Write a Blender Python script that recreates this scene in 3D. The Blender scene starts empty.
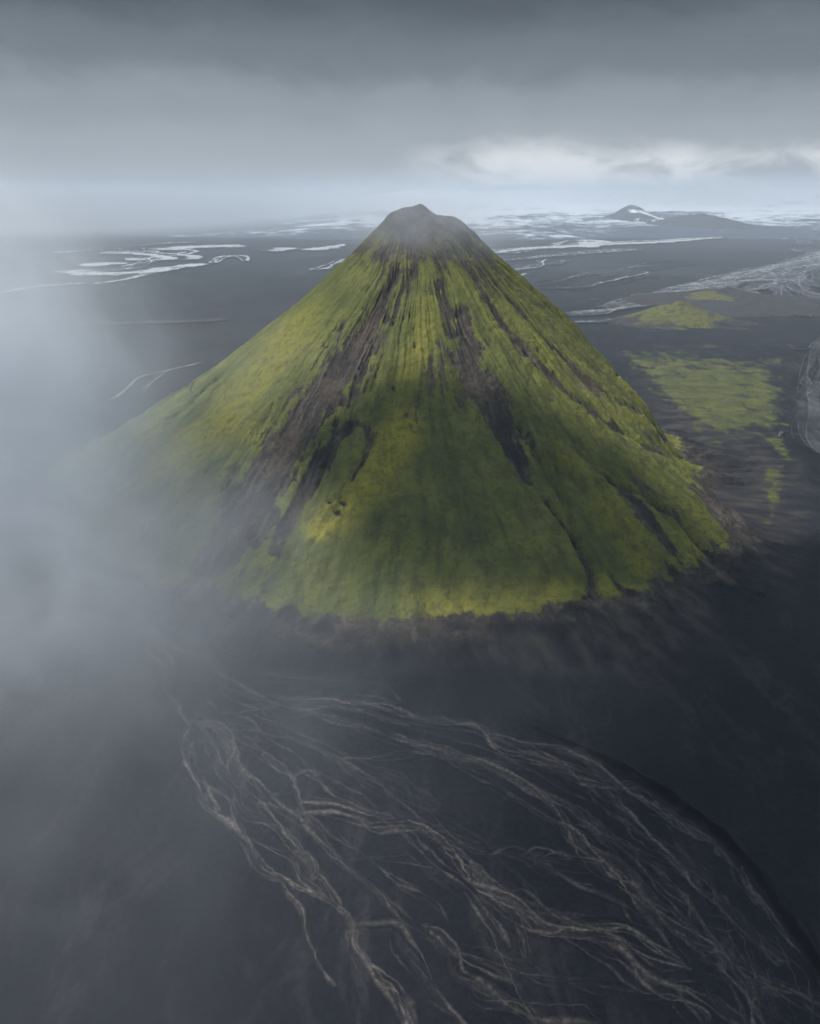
import bpy, math, random
import numpy as np
from mathutils import Vector

# ------------------------------------------------------------------ camera, sky, sun, exposure
S = bpy.context.scene
COL = S.collection
W, H = 820, 1024
CAM_Z = 200.0
FPX = 804.0                       # focal length in pixels
PITCH = math.radians(21.2)        # below the horizon

cam_d = bpy.data.cameras.new("camera")
cam = bpy.data.objects.new("camera", cam_d)
COL.objects.link(cam)
cam_d.sensor_fit = 'VERTICAL'
cam_d.sensor_height = 24.0
cam_d.lens = 24.0 * FPX / H
cam_d.clip_start = 1.0
cam_d.clip_end = 200000.0
cam.location = (0, 0, CAM_Z)
cam.rotation_euler = (math.radians(90) - PITCH, 0, 0)
S.camera = cam

SUN_TO = Vector((-0.56, -0.10, 0.82)).normalized()
SUN_EL = math.asin(SUN_TO.z)
SUN_AZ = math.atan2(SUN_TO.x, SUN_TO.y)
SUN_STRENGTH = 4.6

wd = bpy.data.worlds.new("World")
S.world = wd
wd.use_nodes = True

S.view_settings.view_transform = 'Standard'
S.view_settings.look = 'None'
S.view_settings.gamma = 1.0
S.view_settings.exposure = 0.0
S.view_settings.use_curve_mapping = False
S.render.engine = 'CYCLES'
S.cycles.use_denoising = True
S.cycles.use_adaptive_sampling = True
S.cycles.adaptive_threshold = 0.02
S.cycles.max_bounces = 5
S.cycles.diffuse_bounces = 2
S.cycles.glossy_bounces = 2
S.cycles.volume_bounces = 3
S.cycles.volume_step_rate = 1.0
S.cycles.volume_max_steps = 96
S.cycles.caustics_reflective = False
S.cycles.caustics_refractive = False


class NT:
    """Small helper for wiring nodes."""
    def __init__(self, tree):
        self.t = tree
        tree.nodes.clear()

    def n(self, kind, ins=None, **props):
        nd = self.t.nodes.new(kind)
        for k, v in props.items():
            setattr(nd, k, v)
        for k, v in (ins or {}).items():
            self.put(nd, k, v)
        return nd

    def put(self, nd, k, v):
        s = nd.inputs[k]
        if isinstance(v, bpy.types.NodeSocket):
            self.t.links.new(v, s)
        elif isinstance(v, bpy.types.Node):
            self.t.links.new(v.outputs[0], s)
        else:
            if isinstance(v, tuple) and len(v) == 3 and s.type == 'RGBA':
                v = v + (1.0,)
            s.default_value = v

    def math(self, op, a, b=0.0, c=None, clamp=False):
        nd = self.t.nodes.new('ShaderNodeMath')
        nd.operation = op
        nd.use_clamp = clamp
        self.put(nd, 0, a)
        self.put(nd, 1, b)
        if c is not None:
            self.put(nd, 2, c)
        return nd.outputs[0]

    def mix(self, f, a, b, mode='MIX'):
        nd = self.t.nodes.new('ShaderNodeMix')
        nd.data_type = 'RGBA'
        nd.blend_type = mode
        nd.clamp_factor = True
        for sock, v in ((nd.inputs[0], f), (nd.inputs[6], a), (nd.inputs[7], b)):
            if isinstance(v, bpy.types.NodeSocket):
                self.t.links.new(v, sock)
            elif isinstance(v, bpy.types.Node):
                self.t.links.new(v.outputs[0], sock)
            else:
                sock.default_value = (v + (1.0,)) if isinstance(v, tuple) and len(v) == 3 else v
        return nd.outputs[2]

    def rng(self, v, a, b, c=0.0, d=1.0, smooth=True):
        nd = self.t.nodes.new('ShaderNodeMapRange')
        nd.interpolation_type = 'SMOOTHSTEP' if smooth else 'LINEAR'
        nd.clamp = True
        for i, x in enumerate((v, a, b, c, d)):
            self.put(nd, i, x)
        return nd.outputs[0]

    def noise(self, vec, scale, detail=4.0, rough=0.55, dist=0.0, typ=None):
        nd = self.t.nodes.new('ShaderNodeTexNoise')
        if typ:
            nd.noise_type = typ
        self.put(nd, 'Vector', vec)
        nd.inputs['Scale'].default_value = scale
        nd.inputs['Detail'].default_value = detail
        nd.inputs['Roughness'].default_value = rough
        nd.inputs['Distortion'].default_value = dist
        return nd.outputs[0]

    def attr(self, name):
        nd = self.t.nodes.new('ShaderNodeAttribute')
        nd.attribute_name = name
        return nd

    def vmul(self, v, s):
        nd = self.t.nodes.new('ShaderNodeVectorMath')
        nd.operation = 'MULTIPLY'
        self.put(nd, 0, v)
        self.put(nd, 1, s)
        return nd.outputs[0]

    def vadd(self, v, s):
        nd = self.t.nodes.new('ShaderNodeVectorMath')
        nd.operation = 'ADD'
        self.put(nd, 0, v)
        self.put(nd, 1, s)
        return nd.outputs[0]


def build_world():
    t = NT(wd.node_tree)
    sky = t.n('ShaderNodeTexSky', sky_type='NISHITA', sun_disc=False)
    sky.sun_elevation = SUN_EL
    sky.sun_rotation = SUN_AZ
    bg_sky = t.n('ShaderNodeBackground', {'Color': sky.outputs[0], 'Strength': 0.08})
    tc = t.n('ShaderNodeTexCoord')
    d = tc.outputs['Generated']
    sep = t.n('ShaderNodeSeparateXYZ', {0: d})
    x, z = sep.outputs[0], sep.outputs[2]
    # overcast deck: ragged pale band low over the ice, slate-grey underside above it, open bright deck overhead
    nz = t.noise(t.vmul(d, (2.4, 2.4, 5.5)), 1.7, 5.0, 0.55, 0.5)
    nz2 = t.noise(t.vmul(d, (5.0, 5.0, 13.0)), 1.9, 6.0, 0.6, 0.5)
    e = t.math('ADD', z, t.math('MULTIPLY', t.math('SUBTRACT', nz, 0.5), 0.07))
    e = t.math('ADD', e, t.math('MULTIPLY', t.math('SUBTRACT', nz2, 0.5), 0.045))
    ramp = t.n('ShaderNodeValToRGB', {0: t.math('MULTIPLY', e, 1.0, clamp=True)})
    cr = ramp.color_ramp
    cr.interpolation = 'EASE'
    stops = [(0.0, (.40, .425, .455)), (0.03, (.39, .42, .455)), (0.06, (.355, .39, .425)), (0.10, (.275, .31, .345)),
             (0.145, (.145, .172, .196)), (0.20, (.062, .076, .088)), (0.32, (.12, .15, .18)), (0.55, (.56, .66, .78)), (1.0, (.70, .82, .96))]
    while len(cr.elements) < len(stops):
        cr.elements.new(0.5)
    for el, (p, c) in zip(cr.elements, stops):
        el.position = p
        el.color = c + (1.0,)
    # thin bright opening over the ice, right of the view
    gap = t.math('MULTIPLY', t.rng(x, -.03, .08), t.math('MULTIPLY', t.rng(e, -.03, .012), t.rng(e, .066, .036)))
    gap = t.math('MULTIPLY', gap, t.rng(nz2, .32, .56))
    cloud = t.mix(gap, ramp.outputs[0], (1.05, 1.06, 1.07))
    bg_cl = t.n('ShaderNodeBackground', {'Color': cloud, 'Strength': 1.0})
    ms = t.n('ShaderNodeMixShader', {0: 0.95, 1: bg_sky, 2: bg_cl})
    t.n('ShaderNodeOutputWorld', {0: ms})
build_world()

sun_d = bpy.data.lights.new("sun", 'SUN')
sun_d.energy = SUN_STRENGTH
sun_d.angle = math.radians(3)
sun_d.color = (1.0, 0.965, 0.91)
sun = bpy.data.objects.new("sun", sun_d)
COL.objects.link(sun)
sun.rotation_euler = SUN_TO.to_track_quat('Z', 'Y').to_euler()

# ------------------------------------------------------------------ numeric helpers
def _h(ix, iy, iz, seed):
    h = (ix.astype(np.int64) * 374761393 + iy.astype(np.int64) * 668265263 + iz.astype(np.int64) * 2147483647 * 3 + seed * 974634777) & 0xFFFFFFFF
    h = ((h ^ (h >> 13)) * 1274126177) & 0xFFFFFFFF
    h = ((h ^ (h >> 16)) * 2246822519) & 0xFFFFFFFF
    return h ^ (h >> 15)

_G = np.array([(1,1,0),(-1,1,0),(1,-1,0),(-1,-1,0),(1,0,1),(-1,0,1),(1,0,-1),(-1,0,-1),(0,1,1),(0,-1,1),(0,1,-1),(0,-1,-1),(1,1,0),(-1,1,0),(0,-1,1),(0,-1,-1)], dtype=np.float32)

def perlin(x, y, z=None, seed=0):
    x = np.asarray(x, np.float64); y = np.asarray(y, np.float64)
    z = np.full_like(x, 0.37) if z is None else np.asarray(z, np.float64) + np.zeros_like(x)
    ix, iy, iz = np.floor(x), np.floor(y), np.floor(z)
    fx, fy, fz = (x - ix).astype(np.float32), (y - iy).astype(np.float32), (z - iz).astype(np.float32)
    ux, uy, uz = (f * f * f * (f * (f * 6 - 15) + 10) for f in (fx, fy, fz))
    out = None
    res = {}
    for a in (0, 1):
        for b in (0, 1):
            for c in (0, 1):
                g = _G[(_h(ix + a, iy + b, iz + c, seed) & 15).astype(np.int64)]
                res[a, b, c] = g[..., 0] * (fx - a) + g[..., 1] * (fy - b) + g[..., 2] * (fz - c)
    L = lambda p, q, t: p + (q - p) * t
    x00 = L(res[0,0,0], res[1,0,0], ux); x10 = L(res[0,1,0], res[1,1,0], ux)
    x01 = L(res[0,0,1], res[1,0,1], ux); x11 = L(res[0,1,1], res[1,1,1], ux)
    return L(L(x00, x10, uy), L(x01, x11, uy), uz)

def fbm(x, y, z=None, seed=0, octv=4, lac=2.03, gain=0.5):
    s, a = 0, 1.0
    for o in range(octv):
        s = s + a * perlin(np.asarray(x) * lac ** o, np.asarray(y) * lac ** o, None if z is None else np.asarray(z) * lac ** o, seed + 17 * o)
        a *= gain
    return s

def sstep(a, b, v):
    t = np.clip((v - a) / (b - a), 0, 1)
    return t * t * (3 - 2 * t)

CP, SP = math.cos(PITCH), math.sin(PITCH)

def ray(px, py):
    u = (np.asarray(px, float) - W / 2) / FPX
    v = (H / 2 - np.asarray(py, float)) / FPX
    return u, CP + v * SP, -SP + v * CP

def ground(px, py):
    """point of the plain seen at a place in the photograph"""
    dx, dy, dz = ray(px, py)
    t = CAM_Z / np.maximum(-dz, 1e-4)
    return dx * t, dy * t

def along(px, py, t):
    dx, dy, dz = ray(px, py)
    return (float(dx * t), float(dy * t), float(CAM_Z + dz * t))

def to_px(x, y, z=0.0):
    f = y * CP - (z - CAM_Z) * SP
    up = y * SP + (z - CAM_Z) * CP
    return W / 2 + FPX * x / f, H / 2 - FPX * up / f, f

def mesh_obj(name, co, faces, mats, label=None, cat=None, kind=None, attrs=None, smooth=True, parent=None):
    co = np.ascontiguousarray(co, np.float32)
    faces = np.ascontiguousarray(faces, np.int32)
    k = faces.shape[1]
    me = bpy.data.meshes.new(name)
    me.vertices.add(len(co)); me.vertices.foreach_set('co', co.ravel())
    me.loops.add(faces.size); me.loops.foreach_set('vertex_index', faces.ravel())
    me.polygons.add(len(faces)); me.polygons.foreach_set('loop_start', np.arange(0, faces.size, k, dtype=np.int32))
    me.update(calc_edges=True)
    me.polygons.foreach_set('use_smooth', np.full(len(faces), smooth))
    for an, av in (attrs or {}).items():
        av = np.ascontiguousarray(av, np.float32)
        if av.ndim == 1:
            a = me.attributes.new(an, 'FLOAT', 'POINT'); a.data.foreach_set('value', av)
        else:
            a = me.attributes.new(an, 'FLOAT_VECTOR', 'POINT'); a.data.foreach_set('vector', av.ravel())
    me.materials.append(mats)
    o = bpy.data.objects.new(name, me)
    COL.objects.link(o)
    tag(o, label, cat, kind)
    if parent:
        o.parent = parent
    return o

def tag(o, label=None, cat=None, kind=None, group=None):
    if label: o['label'] = label
    if cat: o['category'] = cat
    if kind: o['kind'] = kind
    if group: o['group'] = group

def grid_faces(nr, nc, wrap=False):
    i = np.arange(nr - 1)[:, None]
    j = np.arange(nc if wrap else nc - 1)[None, :]
    j2 = (j + 1) % nc
    a = i * nc + j; b = i * nc + j2; c = (i + 1) * nc + j2; d = (i + 1) * nc + j
    return np.stack([a, b, c, d], -1).reshape(-1, 4)

def line_field(x, y, pts, jitter=None):
    """pts: (n,3) of x, y, half width.  Returns (distance / half width, side) with nearest segment"""
    out = np.full(x.shape, 1e3, np.float32)
    m = 4.5 * pts[:, 2].max()
    box = (x > pts[:, 0].min() - m) & (x < pts[:, 0].max() + m) & (y > pts[:, 1].min() - m) & (y < pts[:, 1].max() + m)
    xb, yb = x[box].astype(np.float32), y[box].astype(np.float32)
    best = np.full(xb.shape, 1e3, np.float32)
    for (x0, y0, w0), (x1, y1, w1) in zip(pts[:-1], pts[1:]):
        dx, dy = x1 - x0, y1 - y0
        L2 = dx * dx + dy * dy + 1e-9
        t = np.clip(((xb - x0) * dx + (yb - y0) * dy) / L2, 0, 1)
        d = np.hypot(xb - x0 - t * dx, yb - y0 - t * dy) / (w0 + (w1 - w0) * t)
        np.minimum(best, d.astype(np.float32), out=best)
    out[box] = best
    return out

def smooth_line(pts, step):
    """Catmull-Rom through rows of pts, resampled evenly (first two columns metric)"""
    p = np.asarray(pts, float)
    if len(p) < 3:
        dense = np.stack([np.linspace(p[0, k], p[-1, k], 60) for k in range(p.shape[1])], 1)
    else:
        q = np.vstack([2 * p[0] - p[1], p, 2 * p[-1] - p[-2]])
        out = []
        for i in range(1, len(q) - 2):
            t = np.linspace(0, 1, 40, endpoint=False)[:, None]
            a, b, c, d = q[i - 1], q[i], q[i + 1], q[i + 2]
            out.append(0.5 * (2 * b + (c - a) * t + (2 * a - 5 * b + 4 * c - d) * t * t + (3 * b - a - 3 * c + d) * t ** 3))
        dense = np.vstack(out + [p[-1:]])
    s = np.concatenate([[0], np.cumsum(np.hypot(*np.diff(dense[:, :2], axis=0).T))])
    n = max(8, int(s[-1] / step))
    ss = np.linspace(0, s[-1], n)
    return np.stack([np.interp(ss, s, dense[:, k]) for k in range(dense.shape[1])], 1), ss

def new_mat(name):
    m = bpy.data.materials.new(name)
    m.use_nodes = True
    return m, NT(m.node_tree)

# ------------------------------------------------------------------ materials
def sand_colour(t, pos):
    """black volcanic sand: nearly uniform, faint washes and grain"""
    a = t.noise(pos, 0.006, 5, 0.6, 0.4)
    b = t.noise(pos, 0.05, 5, 0.65, 0.2)
    c = t.noise(pos, 0.45, 6, 0.72)
    w = t.noise(t.vmul(pos, (.05, .018, 0)), 1.0, 6, .68, 1.2)
    col = t.mix(t.rng(a, 0.35, 0.7), (.0085, .0098, .0138), (.0165, .018, .0235))
    f = t.noise(t.vmul(pos, (.0022, .0012, 0)), 1.0, 7, .68, .8)
    col = t.mix(t.rng(f, 0.50, 0.66, 0, .7), col, (.036, .039, .045))
    col = t.mix(t.rng(b, 0.45, 0.8, 0, .55), col, (.025, .025, .027))
    col = t.mix(t.rng(w, 0.50, 0.66, 0, .75), col, (.031, .031, .034))
    col = t.mix(t.rng(c, 0.47, 0.66, 0, .55), col, (.005, .0056, .0075))
    return col

def apron_colour(t, pos, flow, brown):
    """sand washed over with streaks of brown outwash below the slopes"""
    st = t.noise(flow, 1.0, 6, 0.62, 0.2)
    n = t.noise(pos, .06, 6, .68, .4)
    rk = t.mix(t.rng(st, .40, .68), (.030, .028, .028), (.066, .057, .050))
    k = t.math('ADD', t.math('MULTIPLY', st, .6), t.math('MULTIPLY', n, .4))
    return t.mix(t.math('MULTIPLY', brown, t.rng(k, .36, .62, .15, 1.0)), sand_colour(t, pos), rk)

def moss_colour(t, pos, flow, lush_sunlit):
    """yellow-green woolly moss with greener and browner patches drawn out downhill"""
    a = t.noise(pos, 0.022, 5, 0.6, 0.5)
    st = t.noise(flow, 1.0, 6, 0.62, 0.15)
    c = t.noise(pos, 0.35, 5, 0.7)
    col = t.mix(t.rng(a, 0.35, 0.68), (.086, .104, .032), (.165, .170, .046))
    col = t.mix(t.rng(st, 0.42, 0.66, 0, .75), col, (.050, .062, .027))
    col = t.mix(t.math('MULTIPLY', lush_sunlit, t.rng(st, 0.30, 0.60, .25, 1.0)), col, (.270, .255, .036))  # brighter yellow moss, which also paints in sunlit patches
    d = t.noise(pos, 0.14, 7, 0.74, 0.5)
    col = t.mix(t.rng(d, 0.46, 0.64, 0, .55), col, (.062, .058, .030))
    col = t.mix(t.rng(c, 0.48, 0.74, 0, .55), col, (.040, .043, .022))
    return col

def rock_colour(t, pos, flow):
    a = t.noise(pos, 0.03, 5, 0.6, 0.4)
    st = t.noise(flow, 1.3, 6, 0.65, 0.2)
    c = t.noise(pos, 0.35, 6, 0.75)
    col = t.mix(t.rng(a, 0.38, 0.66), (.036, .033, .030), (.086, .070, .057))
    col = t.mix(t.rng(st, 0.50, 0.66, 0, .7), col, (.130, .112, .095))
    col = t.mix(t.rng(c, 0.46, 0.64, 0, .65), col, (.017, .016, .016))
    return col

def geo_pos(t):
    return t.n('ShaderNodeNewGeometry').outputs['Position']

def finish(t, col, rough=0.95, bump=None, dist=1.0, spec=0.12):
    p = t.n('ShaderNodeBsdfPrincipled', {'Base Color': col, 'Roughness': rough, 'Specular IOR Level': spec})
    if bump is not None:
        b = t.n('ShaderNodeBump', {'Height': bump, 'Strength': 0.8, 'Distance': dist})
        t.put(p, 'Normal', b.outputs[0])
    t.n('ShaderNodeOutputMaterial', {0: p})

def mat_plain():
    m, t = new_mat("black_sand")
    pos = geo_pos(t)
    col = sand_colour(t, pos)
    brown = t.attr('brown').outputs['Fac']
    moss = t.attr('moss').outputs['Fac']
    fl = t.attr('flow').outputs['Vector']
    st = t.noise(fl, 1.0, 6, 0.62, 0.3)
    col = apron_colour(t, pos, fl, brown)
    n1 = t.noise(pos, 0.05, 6, 0.65, 0.4)
    n2 = t.noise(pos, 0.25, 4, 0.65, 0.2)
    n3 = t.noise(t.vmul(pos, (.045, .024, 0)), 1.0, 8, .70, .6)
    edge = t.math('ADD', t.math('MULTIPLY', n3, .75), t.math('MULTIPLY', st, .25))
    mk = t.math('ADD', moss, t.math('MULTIPLY', t.math('SUBTRACT', edge, .5), 3.0))
    mk = t.rng(mk, .36, .80)
    mk = t.math('MULTIPLY', mk, t.rng(moss, .02, .2))
    mc = t.mix(t.rng(n1, .4, .65), (.058, .066, .024), (.105, .108, .028))
    mc = t.mix(t.rng(n2, .45, .7, 0, .7), mc, (.036, .036, .024))
    col = t.mix(mk, col, mc)
    finish(t, col, 0.92, t.noise(pos, 0.4, 4, .6), .25)
    return m

def mat_mountain():
    m, t = new_mat("moss_and_scree")
    pos = geo_pos(t)
    fl = t.attr('flow').outputs['Vector']
    bare = t.attr('bare').outputs['Fac']
    lush_sunlit = t.attr('lush_sunlit').outputs['Fac']
    sand = t.attr('sand').outputs['Fac']
    st = t.noise(fl, 1.0, 6, 0.62, 0.2)
    n1 = t.noise(pos, 0.09, 6, 0.68, 0.4)
    n2 = t.noise(pos, 0.6, 4, 0.65)
    edge = t.math('ADD', t.math('ADD', t.math('MULTIPLY', st, .55), t.math('MULTIPLY', n1, .25)), t.math('MULTIPLY', n2, .20))
    b = t.math('ADD', bare, t.math('MULTIPLY', t.math('SUBTRACT', edge, .5), 3.0))
    b = t.rng(b, .34, .66)
    col = t.mix(b, moss_colour(t, pos, fl, lush_sunlit), rock_colour(t, pos, fl))
    sn = t.math('ADD', sand, t.math('MULTIPLY', t.math('SUBTRACT', st, .5), .7))
    col = t.mix(t.rng(sn, .15, .85), col, apron_colour(t, pos, fl, t.attr('brown').outputs['Fac']))
    hgt = t.math('ADD', t.math('MULTIPLY', t.noise(pos, .45, 6, .72), 1.5), t.math('MULTIPLY', st, 1.6))
    hgt = t.math('ADD', hgt, t.math('MULTIPLY', t.noise(pos, .14, 4, .65), 2.0))
    finish(t, col, 0.95, hgt, 1.05)
    return m

def mat_river(name, silt_a, silt_b, glossy):
    """ribbons of pale silt, fading into the sand; glossy where open water lies in them"""
    m, t = new_mat(name)
    pos = geo_pos(t)
    v = t.attr('silt').outputs['Fac']
    n1 = t.noise(t.vmul(pos, (.5, .5, .5) if not glossy else (.05, .012, 0)), 1.0, 6, 0.7, 0.6)
    n2 = t.noise(pos, 1.4 if not glossy else .08, 4, 0.65)
    k = t.math('MULTIPLY', v, t.rng(n1, .30, .62, .50, 1.2))
    k = t.math('MULTIPLY', k, t.rng(n2, .25, .7, .6, 1.1))
    k = t.rng(k, .03, .9, smooth=False) if glossy != .30 else t.rng(k, .10, .6)
    col = t.mix(k, sand_colour(t, pos), t.mix(t.rng(n1, .35, .65), silt_a, silt_b))
    p = t.n('ShaderNodeBsdfPrincipled', {'Base Color': col, 'Roughness': .9, 'Specular IOR Level': .2})
    if glossy:
        t.put(p, 'Roughness', t.rng(k, .3, .7, .9, glossy))
        t.put(p, 'Specular IOR Level', t.rng(k, .3, .7, .1, .5))
    t.n('ShaderNodeOutputMaterial', {0: p})
    return m

def mat_ice():
    m, t = new_mat("glacier_ice")
    pos = geo_pos(t)
    n = t.noise(t.vmul(pos, (.0009, .0012, 0)), 1.0, 9, .70, .8)
    n2 = t.noise(t.vmul(pos, (.010, .010, 0)), 1.0, 6, .70, .3)
    up = t.n('ShaderNodeSeparateXYZ', {0: pos}).outputs[2]
    s = t.math('ADD', n, t.math('MULTIPLY', t.math('SUBTRACT', n2, .5), .55))
    s = t.math('ADD', s, t.rng(up, 0, 150, -.12, .18, smooth=False))
    col = t.mix(t.rng(s, .44, .60), (.045, .058, .08), (.60, .65, .71))
    finish(t, col, .7)
    return m

def mat_hill():
    m, t = new_mat("moss_hill")
    pos = geo_pos(t)
    n = t.noise(pos, .02, 6, .65, .4)
    n2 = t.noise(pos, .12, 5, .65, .2)
    ms = t.attr('moss').outputs['Fac']
    k = t.math('ADD', ms, t.math('MULTIPLY', t.math('SUBTRACT', n, .5), 1.6))
    mc = t.mix(t.rng(n2, .4, .65), (.110, .108, .026), (.055, .058, .024))
    col = t.mix(t.rng(k, .35, .65), t.mix(t.rng(n2, .4, .7), (.03, .032, .034), (.05, .048, .045)), mc)
    finish(t, col, .95, n2, 3.0)
    return m

def mat_nunatak():
    m, t = new_mat("snow_streaked_rock")
    pos = geo_pos(t)
    n = t.noise(t.vmul(pos, (.006, .006, .012)), 1.0, 6, .68, .5)
    sn = t.attr('snow').outputs['Fac']
    k = t.math('ADD', sn, t.math('MULTIPLY', t.math('SUBTRACT', n, .5), 1.8))
    col = t.mix(t.rng(k, .4, .6), (.04, .045, .055), (.7, .73, .78))
    finish(t, col, .8)
    return m

M_PLAIN, M_MTN, M_ICE, M_HILL, M_NUN = mat_plain(), mat_mountain(), mat_ice(), mat_hill(), mat_nunatak()
M_SILT = mat_river("river_silt", (.135, .112, .095), (.205, .178, .155), 0)
M_WATER = mat_river("river_water", (.42, .44, .46), (.55, .57, .59), .30)
M_BRAID = mat_river("braided_river_silt", (.20, .21, .22), (.30, .31, .33), .55)

# ------------------------------------------------------------------ patches on the ground
def poly_dist(px, py, poly):
    """signed distance in photograph pixels, positive inside"""
    p = np.asarray(poly, float)
    ins = np.zeros(px.shape, bool)
    d = np.full(px.shape, 1e9)
    for (x0, y0), (x1, y1) in zip(p, np.roll(p, -1, 0)):
        c = ((y0 > py) != (y1 > py))
        with np.errstate(divide='ignore', invalid='ignore'):
            ins ^= c & (px < (x1 - x0) * (py - y0) / (y1 - y0 + 1e-12) + x0)
        dx, dy = x1 - x0, y1 - y0
        t = np.clip(((px - x0) * dx + (py - y0) * dy) / (dx * dx + dy * dy + 1e-9), 0, 1)
        d = np.minimum(d, np.hypot(px - x0 - t * dx, py - y0 - t * dy))
    return np.where(ins, d, -d)

MOSS_PATCHES = [   # outlines on the ground, given by where they lie in the photograph
    ([(622, 352), (680, 353), (740, 361), (776, 372), (780, 395), (785, 425), (770, 432), (745, 428), (716, 442), (690, 420), (648, 382)], .84, 20),
    ([(765, 424), (780, 432), (795, 462), (782, 460), (770, 445)], .74, 9),
    ([(765, 462), (785, 465), (780, 490), (778, 520), (766, 524), (764, 490)], .70, 10),
    ([(655, 345), (720, 343), (740, 352), (690, 350)], .45, 3),
    ([(755, 356), (785, 358), (778, 364), (760, 362)], .6, 2),
    ([(690, 420), (712, 424), (706, 440), (696, 440)], .6, 8),
    ([(88, 272), (140, 268), (165, 268), (160, 276), (120, 282), (85, 281)], .5, 2),
]
BROWN_FANS = [
    ([(200, 560), (330, 625), (450, 640), (560, 632), (640, 610), (700, 580), (720, 640), (620, 672), (520, 672), (430, 668), (300, 650), (190, 610)], .9, 16),
    ([(640, 380), (760, 430), (800, 470), (810, 540), (790, 590), (720, 570), (690, 500)], .75, 18),
    ([(600, 640), (690, 640), (720, 690), (660, 705), (600, 680)], .25, 14),
]

def outline_mask(x, y, outlines):
    px, py, f = to_px(x, y)
    vis = (y > 40) & (np.abs(x) < 1.6 * y)
    px = np.where(vis, px, -9999.0); py = np.where(vis, py, -9999.0)
    m = np.zeros_like(x)
    for poly, a, soft in outlines:
        m = np.maximum(m, a * sstep(-soft, soft, poly_dist(px, py, poly)))
    return m

# ------------------------------------------------------------------ the mountain
MX, MY = 3.0, 620.0
PROFILES = {   # bearing from the summit (degrees, 0 = +x, anticlockwise): (distance, height)
    0:    [(0, 193), (12, 190.5), (28, 187), (36, 183.5), (48, 170), (62, 157), (110, 121), (177, 55), (202, 19), (216, 9), (236, 4), (268, .8), (305, -1.2), (360, -4)],
    45:   [(0, 193), (20, 185), (45, 168), (120, 112), (200, 45), (245, 8), (275, -1), (360, -6)],
    90:   [(0, 193), (20, 184), (45, 164), (120, 106), (200, 45), (255, 6), (285, -1), (360, -6)],
    135:  [(0, 193), (14, 191), (24, 184), (45, 162), (83, 131), (160, 76), (240, 24), (275, 4), (300, -1), (360, -6)],
    180:  [(0, 193.5), (10, 194), (17, 192), (24, 185), (47, 162.6), (83, 132), (153, 81), (208, 48), (262, 16), (292, 3), (315, -1), (360, -6)],
    225:  [(0, 194), (10, 191), (24, 180), (47, 160), (100, 116), (180, 58), (245, 14), (272, 3), (296, -1), (360, -6)],
    270:  [(0, 194), (8, 190), (20, 180), (45, 160), (100, 117), (180, 62), (240, 24), (270, 7), (300, 1.5), (330, -.9), (360, -2.5)],
    315:  [(0, 193), (14, 188), (32, 182), (48, 169), (110, 120), (180, 64), (228, 31), (256, 11), (286, 1.4), (320, -.9), (360, -2.5)],
}
_RR = np.linspace(0, 360, 721)
_PT = np.stack([np.interp(_RR, *np.array(PROFILES[a]).T) for a in range(0, 360, 45)])
_kern = np.hanning(11); _kern /= _kern.sum()
_PT = np.stack([np.concatenate([r[:5], np.convolve(r, _kern, 'valid'), r[-5:]]) for r in _PT])

def mtn_base(x, y):
    rx, ry = np.asarray(x, float) - MX, np.asarray(y, float) - MY
    r = np.hypot(rx, ry)
    a = (np.degrees(np.arctan2(ry, rx)) % 360) / 45.0
    i0 = np.floor(a).astype(int) % 8
    f = a - np.floor(a)
    f = f * f * (3 - 2 * f)
    rr = np.clip(r, 0, 359.9) * 2
    k = np.floor(rr).astype(int); g = rr - k
    h0 = _PT[i0, k] * (1 - g) + _PT[i0, k + 1] * g
    i1 = (i0 + 1) % 8
    h1 = _PT[i1, k] * (1 - g) + _PT[i1, k + 1] * g
    return h0 * (1 - f) + h1 * f

def on_mtn(px, py):
    dx, dy, dz = ray(px, py)
    t = np.linspace(250, 1000, 3000)
    x, y, z = dx * t, dy * t, CAM_Z + dz * t
    hit = np.where(z < np.maximum(mtn_base(x, y), 0.0))[0]
    i = hit[0] if len(hit) else int(np.argmin(np.abs(np.hypot(x - MX, y - MY))))
    return float(x[i]), float(y[i])

def mline(pts, wscale=1.0, default=2.0):
    out = []
    for p in pts:
        x, y = on_mtn(p[0], p[1])
        out.append((x, y, (p[2] if len(p) > 2 else default) * wscale))
    return smooth_line(out, 3.0)[0]

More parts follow.
